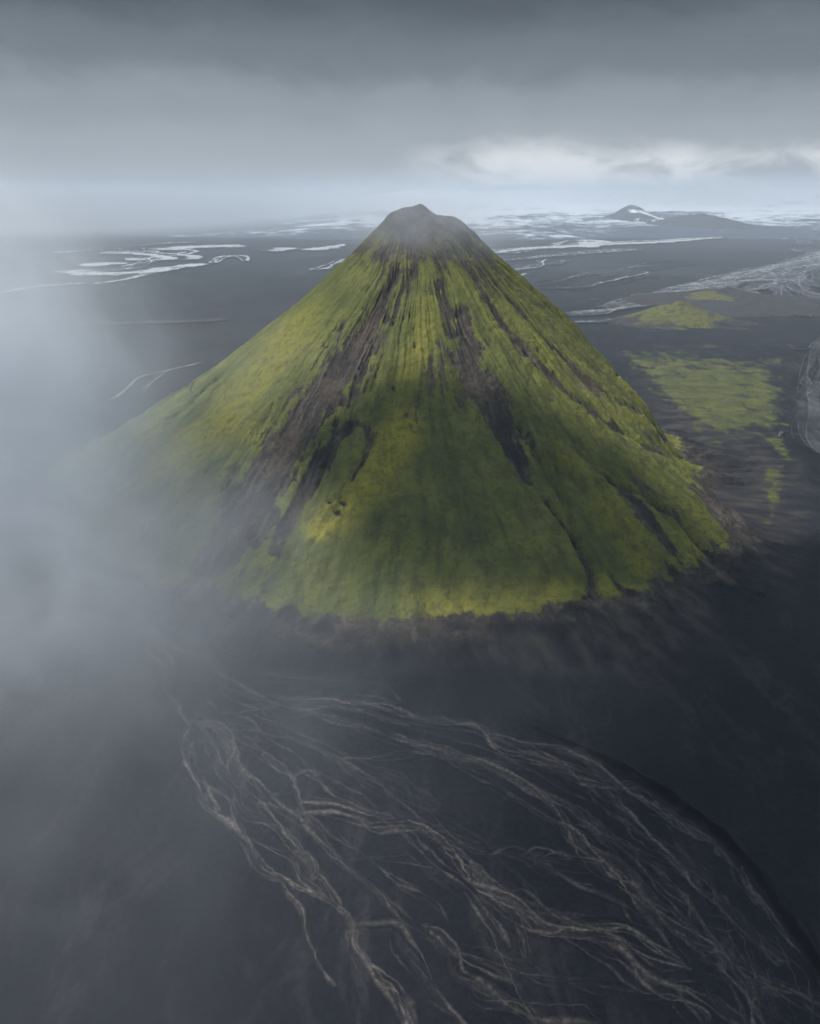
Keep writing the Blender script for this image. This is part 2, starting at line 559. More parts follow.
def build_mountain():
    NA, NR = 1700, 640
    th = np.linspace(0, 2 * np.pi, NA, endpoint=False) + math.pi / 2
    r = np.concatenate([np.linspace(0.01, 60, 130, endpoint=False), np.linspace(60, 300, 440, endpoint=False), np.linspace(300, 352, NR - 570)])
    R, T = np.meshgrid(r, th, indexing='ij')
    ct, sn = np.cos(T), np.sin(T)
    x0, y0 = MX + R * ct, MY + R * sn
    # wandering of the fall lines
    wob = fbm(x0 / 85, y0 / 85, seed=5, octv=2) * 5.0 + fbm(x0 / 16, y0 / 16, seed=6, octv=3) * .9
    tx, ty = -sn, ct
    xw, yw = x0 + tx * wob, y0 + ty * wob
    ang = np.arctan2(yw - MY, xw - MX)
    ca, sa = np.cos(ang), np.sin(ang)
    base = mtn_base(x0, y0)
    base = base - 15 * np.exp(-(((np.degrees(T) - 338 + 180) % 360 - 180) / 9.5) ** 2) * sstep(165, 235, R) * sstep(300, 262, R)
    s = R / 272.0
    env = sstep(.05, .30, s) * (1 - sstep(.92, 1.08, s))
    # smooth moss blanket on the left flank, fluted right flank
    azd = np.degrees(T) % 360
    left = np.exp(-(((azd - 196 + 180) % 360 - 180) / 34) ** 2) * (1 - sstep(.78, .95, s))
    rough = (1 - .72 * left) * (.55 + .55 * np.exp(-(((azd - 340 + 180) % 360 - 180) / 42) ** 2))
    g1 = 1 - np.abs(perlin(ca * 5.2, sa * 5.2, R / 150, 11)) * 2.4
    g2 = 1 - np.abs(perlin(ca * 13, sa * 13, R / 95, 12)) * 2.4
    g3 = 1 - np.abs(perlin(ca * 31, sa * 31, R / 60, 13)) * 2.4
    g4 = perlin(ca * 70, sa * 70, R / 34, 14)
    g5 = perlin(ca * 150, sa * 150, R / 22, 15)
    det = -3.6 * np.clip(g1, -1, 1) * env * (.5 + .5 * s) - 1.9 * np.clip(g2, -1, 1) * env - .9 * np.clip(g3, -1, 1) * env + .6 * g4 * env + .35 * g5 * env
    rf = np.exp(-(((azd - 345 + 180) % 360 - 180) / 38) ** 2)
    rib = 1 - np.abs(perlin(ca * 17, sa * 17, R / 260, 17)) * 2.6
    rib2 = 1 - np.abs(perlin(ca * 40, sa * 40, R / 200, 18)) * 2.6
    det = det + rf * env * (3.4 * np.clip(rib, -.6, 1) + 1.5 * np.clip(rib2, -.6, 1))
    iso = fbm(x0 / 24, y0 / 24, seed=21, octv=5, gain=.55) * 2.2
    fine = fbm(x0 / 4.5, y0 / 4.5, seed=22, octv=3, gain=.6) * .55
    det = det * rough + iso * (.4 + .6 * rough) * (1 - sstep(.98, 1.1, s)) + fine * (.5 + .5 * rough) * (1 - sstep(1.0, 1.12, s))
    bare = np.zeros_like(base) + .10
    lush_sunlit = np.zeros_like(base)  # moss richness together with painted sunlight
    nz = fbm(x0 / 14, y0 / 14, seed=31, octv=4)
    nf = perlin(ca * 60, sa * 60, R / 40, 33) + .6 * fbm(x0 / 4, y0 / 4, seed=34, octv=2)
    gully = np.clip(g1, 0, 1) * .35 + np.clip(g2, 0, 1) * .22
    right = np.exp(-(((azd - 335 + 180) % 360 - 180) / 50) ** 2)
    lush_sunlit += rf * env * (.55 * sstep(.55, .95, rib) + .35 * sstep(.6, .95, rib2))  # rib crests painted yellower as if sunlit
    bare += rf * env * .30 * sstep(.1, -.4, rib)
    bare += gully * env * (.22 + .62 * right) * rough - .12 - .25 * left

    def carve(pts, depth, b=0.0, wscale=1.0, lsh_lit=0.0, soft=1.0):
        nonlocal det, bare, lush_sunlit
        L = mline(pts, wscale)
        d = line_field(x0, y0, L)
        d = d * (1 + .55 * nz + .45 * nf)
        k = np.exp(-(d / soft) ** 2)
        det = det - depth * k
        if b: bare = bare + b * sstep(1.5, .35, d)
        if lsh_lit: lush_sunlit = np.maximum(lush_sunlit, lsh_lit * sstep(1.5, .3, d))

    # broad scree ravine, left of centre
    carve([(396, 268, 3), (378, 305, 5), (358, 340, 9), (335, 372, 14), (310, 405, 16), (288, 440, 18), (262, 480, 20), (238, 520, 18), (215, 555, 14)], 5.5, 1.02)
    carve([(412, 270, 3), (400, 300, 5), (385, 330, 6), (368, 362, 5), (352, 390, 5)], 2.5, .38)
    carve([(345, 425, 6), (318, 462, 7), (295, 505, 8), (275, 545, 6)], 3.0, .85)
    carve([(346, 421, 3), (360, 419, 3), (369, 429, 3), (367, 446, 2.6), (361, 460, 2), (352, 476, 1.2)], 2.0, .62)
    carve([(345, 492, 2), (330, 515, 2), (310, 545, 2.5)], 2.0, .3)
    carve([(274, 400, 1.8), (255, 432, 2.5), (230, 470, 2.5)], 2.0, .4)
    carve([(345, 315, 1.4), (337, 345, 1.4)], 1.2, .5)
    # grey patch and central ravine
    carve([(432, 362, 8), (424, 385, 12), (418, 405, 10)], 0, .45)
    carve([(440, 282, 3), (448, 310, 5), (452, 330, 4)], 2.0, .45)
    carve([(462, 305, 3), (467, 335, 6), (474, 368, 10), (488, 392, 12), (500, 415, 10), (514, 445, 6), (528, 475, 3)], 4.5, .78)
    carve([(436, 340, 2), (452, 352, 3), (465, 350, 3)], 1.5, .5)
    # incised stream gullies of the front right
    carve([(520, 420, 2), (538, 452, 2), (552, 480, 2), (566, 508, 2), (574, 532, 2.2)], 4.0, .25)
    carve([(545, 496, 1.6), (562, 518, 2), (578, 540, 2.5), (588, 562, 3), (595, 590, 3.5)], 5.0, .55)
    carve([(556, 468, 1.5), (566, 494, 1.6), (573, 520, 1.8)], 3.0, .2)
    carve([(612, 570, 1.5), (626, 585, 2), (640, 598, 2)], 3.0, .5)
    # long grooves down the right flank
    carve([(470, 250, 2), (505, 292, 2.2), (545, 335, 2.4), (600, 385, 2.6), (660, 428, 2.6), (700, 452, 3)], 3.0, .5)
    carve([(492, 300, 2), (520, 335, 2.4), (552, 372, 2.6), (600, 412, 2.8), (655, 445, 2.8), (700, 476, 3)], 3.2, .45)
    carve([(455, 245, 2), (490, 300, 2.5), (525, 350, 2.5)], 2.6, .5)
    carve([(620, 340, 1.6), (650, 375, 2), (690, 408, 2.5), (720, 430, 2.5)], 2.5, .5)
    # spur on the front right, cut off by a deep gully behind it
    carve([(566, 462, 8), (600, 486, 12), (635, 515, 16), (668, 548, 16), (690, 566, 12)], -6.5, .06, lsh_lit=.5)
    carve([(622, 494, 4), (645, 515, 6), (662, 545, 7), (682, 575, 8), (700, 590, 7)], 0, .36)
    carve([(592, 474, 1.4), (622, 489, 1.8), (655, 500, 2.2), (682, 517, 3.5), (705, 543, 5), (722, 560, 6)], 7.5, .34)
    carve([(688, 436, 3), (704, 448, 6), (714, 464, 8), (720, 490, 11), (728, 515, 14), (745, 545, 16)], 0, .8)
    # flutes at the left foot
    carve([(216, 376, 2.5), (190, 400, 4), (160, 424, 5), (130, 446, 6)], 7.0, .55)
    carve([(204, 374, 2), (178, 392, 2.5), (150, 408, 3), (120, 424, 3)], 4.5, .45)
    carve([(192, 372, 2), (165, 386, 2.2), (135, 400, 2.5)], 4.0, .4)
    carve([(225, 380, 3), (200, 405, 4), (172, 432, 4)], -3.0, 0)
    # summit crag
    knob = np.exp(-(((x0 - (MX + 3)) / 13) ** 2 + ((y0 - MY) / 16) ** 2) ** 2)
    det += 3.6 * np.exp(-(((x0 - (MX + 4)) / 6.5) ** 2 + ((y0 - MY) / 12) ** 2)) - 1.5 * np.exp(-(((x0 - (MX + 17)) / 6) ** 2 + ((y0 - MY) / 14) ** 2))
    det += knob * (1.0 + 2.2 * fbm(x0 / 7, y0 / 7, seed=41, octv=4))
    bare += 1.05 * np.exp(-(R / 50) ** 2) + .55 * sstep(70, 30, R) * (nz > .0)
    # yellower moss tongues, partly sunlit patches painted into the colour
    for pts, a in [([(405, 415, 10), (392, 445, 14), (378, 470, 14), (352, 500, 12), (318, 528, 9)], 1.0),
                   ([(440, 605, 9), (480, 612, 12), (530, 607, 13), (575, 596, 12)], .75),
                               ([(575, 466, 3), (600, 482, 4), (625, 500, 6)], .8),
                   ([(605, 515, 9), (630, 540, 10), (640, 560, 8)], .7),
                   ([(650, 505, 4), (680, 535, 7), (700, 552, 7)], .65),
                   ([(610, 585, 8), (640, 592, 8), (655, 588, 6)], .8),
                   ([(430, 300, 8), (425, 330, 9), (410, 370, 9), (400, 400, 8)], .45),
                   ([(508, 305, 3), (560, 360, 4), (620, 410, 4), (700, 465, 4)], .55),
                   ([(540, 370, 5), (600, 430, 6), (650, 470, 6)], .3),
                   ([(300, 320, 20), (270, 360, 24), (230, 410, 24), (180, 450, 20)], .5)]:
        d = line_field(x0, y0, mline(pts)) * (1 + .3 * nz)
        lush_sunlit = np.maximum(lush_sunlit, a * sstep(1.6, .2, d))
    # talus skirt and the sand beyond it
    foot = base + det * .3 + nz * 3.0
    talus = sstep(12.0, 3.5, foot + .8 * g4 - 1.2 * nz) * sstep(.7, .85, s)
    bare += talus * 1.2
    sand = sstep(9.5, 1.5, base + nz * 3.5) * sstep(.8, .9, s)
    z = base + det
    hid = sstep(2.5, -2.5, base)
    z = z * (1 - hid) + (base + .15 * det) * hid
    co = np.stack([x0, y0, z], -1).reshape(-1, 3)
    flow = np.stack([ca * 26, sa * 26, R / 30], -1).reshape(-1, 3)
    f = grid_faces(NR, NA, wrap=True)[:, ::-1]
    f = f[:, ::-1]
    mesh_obj("mountain", co, f, M_MTN, "steep cone shaped mountain coated in yellow green moss with dark scree ravines", "mountain", 'structure',
             {'bare': np.clip(bare, -1, 1.5).ravel(), 'lush_sunlit': np.clip(lush_sunlit, 0, 1).ravel(), 'sand': sand.ravel(), 'flow': flow, 'brown': outline_mask(x0, y0, BROWN_FANS).ravel()})
build_mountain()

# ------------------------------------------------------------------ the plain
SCARP_PX = [(520, 722), (556, 738), (600, 757), (645, 782), (690, 812), (722, 838), (750, 868), (775, 903), (800, 938), (830, 985), (870, 1050), (930, 1150)]
SCARP = smooth_line([ground(*p) + (1.0,) for p in SCARP_PX], 2.0)[0]

def plain_z(x, y):
    z = perlin(x / 90, y / 90, seed=51) * .5 + perlin(x / 33, y / 33, seed=52) * .22
    # river terrace: ground outside the bank line stands a few metres above the river bed
    near = (x > -20) & (x < 420) & (y > 60) & (y < 380)
    if np.any(near):
        xs, ys = x[near], y[near]
        d = np.full(xs.shape, 1e9); sg = np.zeros(xs.shape)
        for (a0, b0, _), (a1, b1, _) in zip(SCARP[:-1:3], SCARP[3::3]):
            dx, dy = a1 - a0, b1 - b0
            tt = np.clip(((xs - a0) * dx + (ys - b0) * dy) / (dx * dx + dy * dy), 0, 1)
            ex, ey = xs - a0 - tt * dx, ys - b0 - tt * dy
            dd = np.hypot(ex, ey)
            up = dd < d
            d = np.where(up, dd, d); sg = np.where(up, np.sign(dx * ey - dy * ex), sg)
        n = perlin(xs / 7, ys / 7, seed=53) * 1.6
        t = sg * d + n
        amp = sstep(SCARP[0, 0] - 10, SCARP[0, 0] + 55, xs)
        rim = np.exp(-((t - .6) / 1.1) ** 2) * 1.2 - np.exp(-((t + 2.0) / 1.2) ** 2) * .7
        z[near] += amp * (sstep(-1.2, .8, t) * 1.5 * np.exp(-np.clip(t, 0, None) / 45) + rim)
    return z

def build_plain():
    fa = np.radians(np.concatenate([np.arange(-180, -42, 6.0), np.arange(-42, 42, .085), np.arange(42, 180, 6.0)]))
    rows = np.concatenate([[1500, 1400, 1300, 1220, 1160, 1110], np.arange(1075, 280, -1.25), np.arange(280, 206, -.8), np.arange(206, 200.8, -.4)])
    _, rr = ground(np.full(rows.shape, W / 2.0), rows)
    rr = np.concatenate([[2, 25, 50], rr[rr > 55], [16000, 24000, 34000]])
    rr = np.unique(rr)
    R, A = np.meshgrid(rr, fa, indexing='ij')
    x, y = R * np.sin(A), R * np.cos(A)
    z = plain_z(x, y)
    moss, brown = outline_mask(x, y, MOSS_PATCHES), outline_mask(x, y, BROWN_FANS)
    th = np.arctan2(y - MY, x - MX); rm = np.hypot(x - MX, y - MY)
    flow = np.stack([np.cos(th) * 26, np.sin(th) * 26, rm / 30], -1).reshape(-1, 3)
    co = np.stack([x, y, z], -1).reshape(-1, 3)
    mesh_obj("sand_plain", co, grid_faces(len(rr), len(fa), wrap=True)[:, ::-1], M_PLAIN, "flat plain of black volcanic sand around the mountain", "ground", 'structure',
             {'moss': moss.ravel(), 'brown': brown.ravel(), 'flow': flow})
build_plain()

# ------------------------------------------------------------------ rivers
class Raster:
    """A sheet over part of the plain, finest where it is near; strands of silt are drawn into it in ground metres."""
    def __init__(self, x0, y0, x1, y1, step):
        self.x0, self.y0, self.s = x0, y0, step
        self.nx, self.ny = int((x1 - x0) / step) + 1, int((y1 - y0) / step) + 1
        self.m = np.zeros((self.ny, self.nx), np.float32)

    def splat(self, gx, gy, w, val):
        px, py, f = to_px(gx, gy)
        d = np.hypot(gx, gy)
        rx = np.maximum(w * FPX / f / self.s, .75)
        ry = np.maximum(w * FPX / f * (CAM_Z / np.hypot(d, CAM_Z)) / self.s, .70)
        cx, cy = (px - self.x0) / self.s, (py - self.y0) / self.s
        K = int(np.ceil(max(rx.max(), ry.max()) * 1.7))
        K = min(K, 14)
        ix, iy = np.round(cx).astype(int), np.round(cy).astype(int)
        for a in range(-K, K + 1):
            for b in range(-K, K + 1):
                jx, jy = ix + a, iy + b
                q = ((jx - cx) / rx) ** 2 + ((jy - cy) / ry) ** 2
                ok = (q < 3.2) & (jx >= 0) & (jx < self.nx) & (jy >= 0) & (jy < self.ny)
                if ok.any():
                    np.maximum.at(self.m, (jy[ok], jx[ok]), (val[ok] * np.exp(-q[ok])).astype(np.float32))

    def build(self, name, mat, label, cat, lift=.0012):
        k = self.m > .03
        cell = k[:-1, :-1] | k[1:, :-1] | k[:-1, 1:] | k[1:, 1:]
        f = grid_faces(self.ny, self.nx).reshape(self.ny - 1, self.nx - 1, 4)[cell]
        used, inv = np.unique(f, return_inverse=True)
        f = inv.reshape(-1, 4)
        iy, ix = np.divmod(used, self.nx)
        gx, gy = ground(self.x0 + ix * self.s, self.y0 + iy * self.s)
        d = np.hypot(gx, gy)
        z = plain_z(gx, gy) + .1 + d * lift * np.clip(d / 1500, .15, 1.0)
        return mesh_obj(name, np.stack([gx, gy, z], -1), f[:, ::-1], mat, label, cat, 'structure', {'silt': self.m.ravel()[used]})

RNG = np.random.default_rng(7)

def braid(ra, pts, strands, spread, width, val, step=None, seed=0, wander=26.0, gap=.25, wash=.12):
    """a bundle of wandering strands along a guide; pts in photograph pixels, optional third value scales the spread"""
    g = []
    for p in pts:
        gx, gy = ground(p[0], p[1])
        g.append((gx, gy, p[2] if len(p) > 2 else 1.0))
    d0 = np.hypot(g[0][0], g[0][1])
    far = max(1.0, np.mean([np.hypot(a[0], a[1]) for a in g]) / 330)
    step = (step or .45) * far
    L, s = smooth_line(g, step)
    tx, ty = np.gradient(L[:, 0]), np.gradient(L[:, 1])
    n = np.hypot(tx, ty) + 1e-9
    nx, ny = -ty / n, tx / n
    end = sstep(0, .06, s / s[-1]) * sstep(1, .94, s / s[-1])
    rg = np.random.default_rng(seed * 13 + 5)
    for k in range(strands + 2):
        sd = seed * 101 + k * 7
        zz = np.full_like(s, k * 3.7 + seed)
        wv = wander * far * rg.uniform(.6, 2.4)
        off = (perlin(s / wv, zz, seed=sd) * 1.8 + perlin(s / (wv * .41), zz, seed=sd + 1) * rg.uniform(.2, .7)) * spread * 1.3 * L[:, 2] * (.15 + .85 * end)
        off += perlin(s / (wander * far * .14), zz, seed=sd + 2) * width * rg.uniform(.4, 1.3) + perlin(s / (wander * far * .05), zz, seed=sd + 8) * width * .35
        w = .75 * width * (.40 + 2.6 * np.clip(.35 + perlin(s / (wv * .35), zz, seed=sd + 3), 0, 1) ** 2) * (1.15 if k == 0 else rg.uniform(.45, .9))
        v = val * (1.15 if k == 0 else rg.uniform(.4, 1.1)) * np.clip(.85 + 1.3 * perlin(s / (wv * .6), zz, seed=sd + 4) - (gap if k else 0) + .45 * perlin(s / (wander * far * .07), zz, seed=sd + 5), .0, 1)
        v = v * (.35 + .65 * end)
        ra.splat(L[:, 0] + nx * off, L[:, 1] + ny * off, w, v)
    # thin wash of silt over the whole bed
    v = val * wash * np.clip(.6 + 1.2 * perlin(s / (wander * far * .7), s * 0, seed=seed + 77), 0, 1) * end
    ra.splat(L[:, 0], L[:, 1], np.full_like(s, spread * .55 + width) * (.4 + .6 * L[:, 2]), v)

def foreground_river():
    ra = Raster(-60, 480, 880, 1080, .5)
    G = [   # guide, strands, spread (m), width (m), strength
        ([(20, 490), (60, 545), (100, 575), (140, 615), (160, 650), (172, 690)], 4, 5, .8, .55),
        ([(135, 600), (165, 632), (195, 655), (230, 680), (262, 702), (300, 712), (345, 703), (400, 704)], 5, 4, .7, .6),
        ([(165, 640), (172, 665), (168, 690), (178, 710), (190, 725)], 3, 2, .6, .6),
        ([(172, 640), (205, 660), (225, 690), (258, 708)], 3, 4, .5, .4),
        ([(190, 722), (187, 742), (190, 765), (200, 785), (212, 808), (235, 830), (248, 842), (262, 868), (290, 884), (320, 895), (340, 910), (352, 926)], 5, 1.8, .75, .85),
        ([(352, 926), (354, 945), (372, 966), (392, 985), (405, 1008), (418, 1040)], 5, 2.4, .7, .85),
        ([(352, 926), (370, 930), (392, 932), (402, 948), (420, 972), (440, 1000), (470, 1035)], 4, 2.2, .6, .6),
        ([(205, 785), (228, 800), (238, 822), (248, 842)], 2, 1, .55, .7),
        ([(248, 838), (272, 850), (292, 862), (300, 880), (322, 896)], 2, 1.2, .5, .7),
        ([(190, 720), (215, 725), (235, 750), (232, 770), (250, 800), (278, 832), (292, 850), (318, 880), (345, 912)], 4, 2.6, .6, .6),
        ([(292, 850), (310, 852), (318, 868), (312, 880)], 2, 1, .4, .6),
        ([(282, 882), (290, 896), (302, 910), (306, 932), (318, 958), (335, 985)], 2, .9, .55, .75),
        ([(190, 722), (225, 728), (262, 752), (285, 770), (300, 800), (312, 822), (330, 850), (350, 870), (375, 888), (400, 915), (430, 935), (470, 960), (520, 985)], 4, 3, .65, .6),
        ([(262, 752), (290, 775), (310, 772), (330, 795)], 2, 1.2, .45, .6),
        ([(200, 715), (235, 728), (275, 738), (310, 745), (345, 765), (368, 790), (392, 808), (425, 822)], 4, 3.2, .6, .55),
        ([(300, 800), (335, 802), (365, 812), (395, 818)], 3, 1.5, .55, .7),
        ([(300, 812), (340, 815), (375, 828), (420, 830), (450, 848), (468, 868), (490, 892), (520, 910)], 5, 2.6, .8, .85),
        ([(205, 700), (230, 712), (275, 706), (262, 700)], 2, 1.5, .4, .45),
        ([(205, 668), (250, 672), (300, 678), (345, 680), (385, 688), (405, 705)], 2, 1.5, .45, .4),
        ([(280, 700), (330, 702), (370, 705), (420, 718), (470, 724), (490, 735), (505, 750), (540, 760), (575, 775)], 6, 3.2, .75, .85),
        ([(285, 705), (335, 718), (375, 730), (410, 745), (440, 752), (478, 762), (510, 775), (540, 795), (560, 815), (582, 850), (610, 885)], 5, 3, .7, .65),
        ([(330, 760), (380, 758), (430, 752), (470, 760), (520, 765), (560, 765), (600, 778)], 5, 2.6, .6, .5),
        ([(470, 724), (510, 738), (545, 745), (580, 752), (605, 765)], 4, 2, .6, .6),
        ([(490, 732), (530, 745), (560, 762), (590, 778), (612, 800), (640, 830), (668, 850), (700, 875), (725, 905)], 6, 3, .65, .65),
        ([(555, 748), (590, 765), (625, 790), (650, 800), (680, 820), (710, 842)], 5, 2.4, .7, .65),
        ([(560, 772), (610, 788), (638, 788), (665, 805), (705, 832), (745, 875)], 5, 2.2, .7, .75),
        ([(722, 846), (735, 860), (748, 885), (765, 902), (780, 922), (800, 950), (830, 990)], 4, 2.4, .6, .65),
        ([(718, 895), (735, 915), (760, 940), (790, 962)], 5, 3.2, .6, .6),
        ([(760, 935), (780, 965), (800, 1000), (830, 1040)], 4, 4, .6, .5),
        ([(560, 830), (590, 852), (620, 870), (650, 895), (680, 925), (705, 950), (740, 985), (760, 1020), (770, 1050)], 6, 3.2, .65, .65),
        ([(520, 855), (560, 862), (600, 872), (632, 896), (660, 915), (690, 935), (720, 955)], 5, 3, .6, .6),
        ([(468, 868), (505, 895), (545, 915), (580, 920), (620, 928), (650, 948), (690, 970)], 6, 3.2, .7, .75),
        ([(500, 895), (540, 922), (575, 938), (612, 960), (640, 985), (680, 995), (710, 1030)], 7, 4, .7, .7),
        ([(560, 925), (610, 945), (650, 975), (690, 985), (730, 1012), (760, 1040)], 6, 3.5, .6, .6),
        ([(420, 830), (470, 848), (520, 852), (545, 870), (580, 888), (620, 905), (655, 930)], 4, 2.4, .5, .5),
        ([(330, 858), (380, 856), (430, 866), (455, 885)], 3, 1.6, .45, .35),
        ([(425, 925), (445, 950), (455, 975), (480, 990), (500, 1005), (545, 1018), (600, 1022)], 6, 3, .65, .65),
        ([(450, 945), (500, 960), (545, 978), (590, 985), (640, 990)], 5, 2.8, .55, .45),
        ([(470, 985), (500, 1000), (530, 1022), (560, 1040)], 5, 3, .55, .6),
        ([(620, 890), (660, 905), (700, 918), (735, 930)], 3, 2, .45, .4),
        ([(590, 835), (620, 845), (650, 860), (690, 872)], 4, 2.4, .5, .4),
        ([(700, 960), (740, 975), (790, 990), (840, 1010)], 6, 4, .55, .45),
        ([(760, 1000), (790, 1010), (830, 1030)], 5, 4, .55, .5),
    ]
    for i, (pts, n, spread, wdt, val) in enumerate(G):
        braid(ra, pts, n, spread, wdt * .85, val * .66, seed=i + 1, wander=22)
    Lb = smooth_line([ground(*p) + (1.0,) for p in [(185, 700), (192, 745), (210, 800), (250, 842), (300, 886), (350, 922), (385, 975), (425, 1050)]], 1.0)[0]
    Rb = smooth_line([ground(*p) + (1.0,) for p in [(235, 690), (330, 700), (430, 716), (520, 738), (610, 776), (690, 826), (752, 888), (800, 950), (850, 1030)]], 1.0)[0]
    q = np.linspace(0, 1, 300)
    Lq = np.stack([np.interp(q * (len(Lb) - 1), np.arange(len(Lb)), Lb[:, k]) for k in (0, 1)], 1)
    Rq = np.stack([np.interp(q * (len(Rb) - 1), np.arange(len(Rb)), Rb[:, k]) for k in (0, 1)], 1)
    rg = np.random.default_rng(11)
    for k in range(36):
        t0 = rg.uniform(.06, .97)
        a = rg.uniform(0, .75) if t0 > .25 else rg.uniform(0, .3); b = min(1.0, a + rg.uniform(.15, .6))
        qq = np.linspace(a, b, 16)
        tt = np.clip(t0 + rg.uniform(-.07, .07) * (qq - a) + .022 * perlin(qq * 7, qq * 0 + k * 2.3, seed=900 + k % 7) + .018 * perlin(qq * 16, qq * 0 + t0 * 6, seed=950), .02, .985)
        P = np.stack([np.interp(qq, q, Lq[:, j]) * (1 - tt) + np.interp(qq, q, Rq[:, j]) * tt for j in (0, 1)], 1)
        px, py, _ = to_px(P[:, 0], P[:, 1])
        braid(ra, list(zip(px, py)), int(rg.integers(0, 4)), rg.uniform(.8, 2.6), rg.uniform(.3, .6), rg.uniform(.12, .45), seed=600 + k, wander=18)
    ra.build("river", M_SILT, "pale braided river channels fanning over black sand before the mountain", "river")
foreground_river()

def far_rivers():
    ra = Raster(-40, 226, 345, 300, .5)
    G = [
        ([(-30, 300), (10, 292), (45, 287), (90, 284)], 2, 14, 4, .8),
        ([(66, 274), (90, 272), (110, 272), (135, 271), (152, 269)], 3, 110, 75, 1.0),
        ([(85, 266), (105, 264.5), (122, 264)], 1, 20, 60, 1.0),
        ([(112, 255), (135, 253), (158, 257), (150, 261)], 4, 170, 60, .95),
        ([(128, 268), (145, 263), (165, 257)], 2, 40, 12, .8),
        ([(122, 278), (145, 272), (180, 267.5), (205, 265)], 2, 30, 34, 1.0),
        ([(185, 267), (192, 266), (198, 265)], 1, 20, 60, 1.0),
        ([(90, 285), (125, 280), (150, 274)], 2, 16, 6, .7),
        ([(155, 250), (185, 248), (215, 247), (240, 246.5)], 3, 120, 90, 1.0),
        ([(168, 255), (185, 253)], 2, 25, 12, .8),
        ([(214, 264), (222, 258), (240, 257), (246, 262)], 2, 16, 8, .8),
        ([(270, 252), (285, 249), (290, 250)], 2, 70, 70, .9),
        ([(310, 251), (330, 249), (350, 245.5), (375, 242)], 1, 30, 60, .9),
        ([(312, 271), (325, 268), (345, 260)], 2, 16, 9, .9),
        ([(130, 247), (165, 244), (200, 243)], 2, 60, 16, .4),
    ]
    for i, (pts, n, spread, wdt, val) in enumerate(G):
        braid(ra, pts, n, spread, wdt * .62, val, seed=100 + i, wander=60, gap=.15)
    ra.build("lake", M_WATER, "shining meltwater pools and streams far off to the left of the mountain", "water")

    ra = Raster(470, 212, 760, 330, .5)
    G = [
        ([(480, 254), (520, 250), (560, 247.5), (610, 245), (660, 242), (700, 239.5), (722, 238)], 3, 60, 55, 1.0),
        ([(562, 247), (575, 245), (586, 242), (575, 241)], 3, 80, 60, .95),
        ([(555, 249), (575, 247), (595, 248)], 4, 60, 12, .85),
        ([(480, 262), (530, 258), (575, 254), (640, 250)], 6, 55, 7, .5),
        ([(490, 275), (525, 268), (560, 260)], 6, 60, 7, .5),
        ([(505, 285), (530, 274)], 4, 40, 6, .4),
        ([(720, 236), (735, 233), (745, 235)], 4, 60, 10, .5),
        ([(575, 285), (600, 280), (640, 272)], 5, 90, 7, .42),
        ([(540, 290), (580, 285), (640, 268), (680, 262)], 4, 70, 6, .3),
    ]
    for i, (pts, n, spread, wdt, val) in enumerate(G):
        braid(ra, pts, n, spread, wdt * .7, val, seed=200 + i, wander=60, gap=.15, wash=.3)
    ra.build("river", M_WATER, "thin bright river running below the glacier beyond the mountain", "river")

    ra = Raster(540, 225, 900, 500, .55)
    G = [
        ([(560, 314), (600, 311), (640, 306), (690, 299), (720, 290)], 5, 10, 3.2, .9),
        ([(575, 323), (610, 321), (640, 316)], 4, 9, 3.2, .9),
        ([(570, 316), (610, 312), (640, 302), (660, 292)], 4, 10, 3.5, .8),
        ([(600, 308), (640, 300), (690, 290), (740, 277), (790, 264), (850, 248)], 8, 26, 4, .9),
        ([(640, 302), (690, 293), (740, 283), (780, 272), (840, 256)], 9, 40, 4, .85),
        ([(655, 292), (700, 284), (760, 270), (810, 258), (850, 245)], 8, 26, 4, .9),
        ([(676, 312), (690, 306), (700, 300), (730, 294)], 4, 12, 3, .8),
        ([(745, 292), (770, 283), (800, 272), (850, 262)], 8, 40, 4, .85),
        ([(745, 292), (770, 302), (795, 312), (810, 318)], 6, 14, 2.6, .75),
        ([(770, 285), (790, 300), (812, 312)], 8, 30, 2.8, .6),
        ([(790, 275), (810, 295), (850, 310)], 8, 34, 2.8, .65),
        ([(810, 262), (830, 285), (860, 300)], 7, 30, 3, .6),
        ([(794, 250), (808, 252), (822, 248)], 4, 60, 7, .5),
        ([(795, 245), (802, 240), (808, 246)], 3, 40, 6, .4),
        ([(824, 334), (814, 352), (808, 378), (802, 396), (803, 415), (810, 437), (830, 460)], 13, 9, .7, .8),
        ([(850, 345), (828, 372), (815, 395), (813, 420), (820, 445), (840, 466)], 13, 10, .7, .75),
        ([(806, 378), (815, 405), (830, 425)], 7, 6, .8, .5),
        ([(778, 438), (782, 432)], 2, 1, .7, .6),
        ([(790, 345), (800, 350), (822, 342)], 3, 6, .9, .3),
        ([(832, 380), (828, 420), (850, 450)], 6, 6, .8, .5),
    ]
    for i, (pts, n, spread, wdt, val) in enumerate(G):
        side = n > 12            # the arm that runs down the right edge: long pale threads over a faint wash
        braid(ra, pts, n, spread * 1.15, wdt * (.8 if side else 1.0), val * (.42 if side else .9), seed=300 + i, wander=90 if side else 34, gap=.3 if side else .2, wash=.55 if side else .40)
    ra.build("river", M_BRAID, "wide silvery braided river crossing the plain at the right edge", "river")

    ra = Raster(-60, 350, 230, 460, .6)
    G = [([(205, 362), (170, 370), (140, 378), (128, 388), (112, 400)], 4, 2.2, .8, .75),
         ([(112, 404), (90, 414), (60, 425), (30, 440)], 4, 3, .8, .4),
         ([(165, 372), (150, 384), (140, 392)], 4, 4, .7, .45)]
    for i, (pts, n, spread, wdt, val) in enumerate(G):
        braid(ra, pts, n, spread, wdt, val, seed=400 + i, wander=24, gap=.2)
    ra.build("stream", M_BRAID, "small pale stream curling around the left foot of the mountain", "stream")

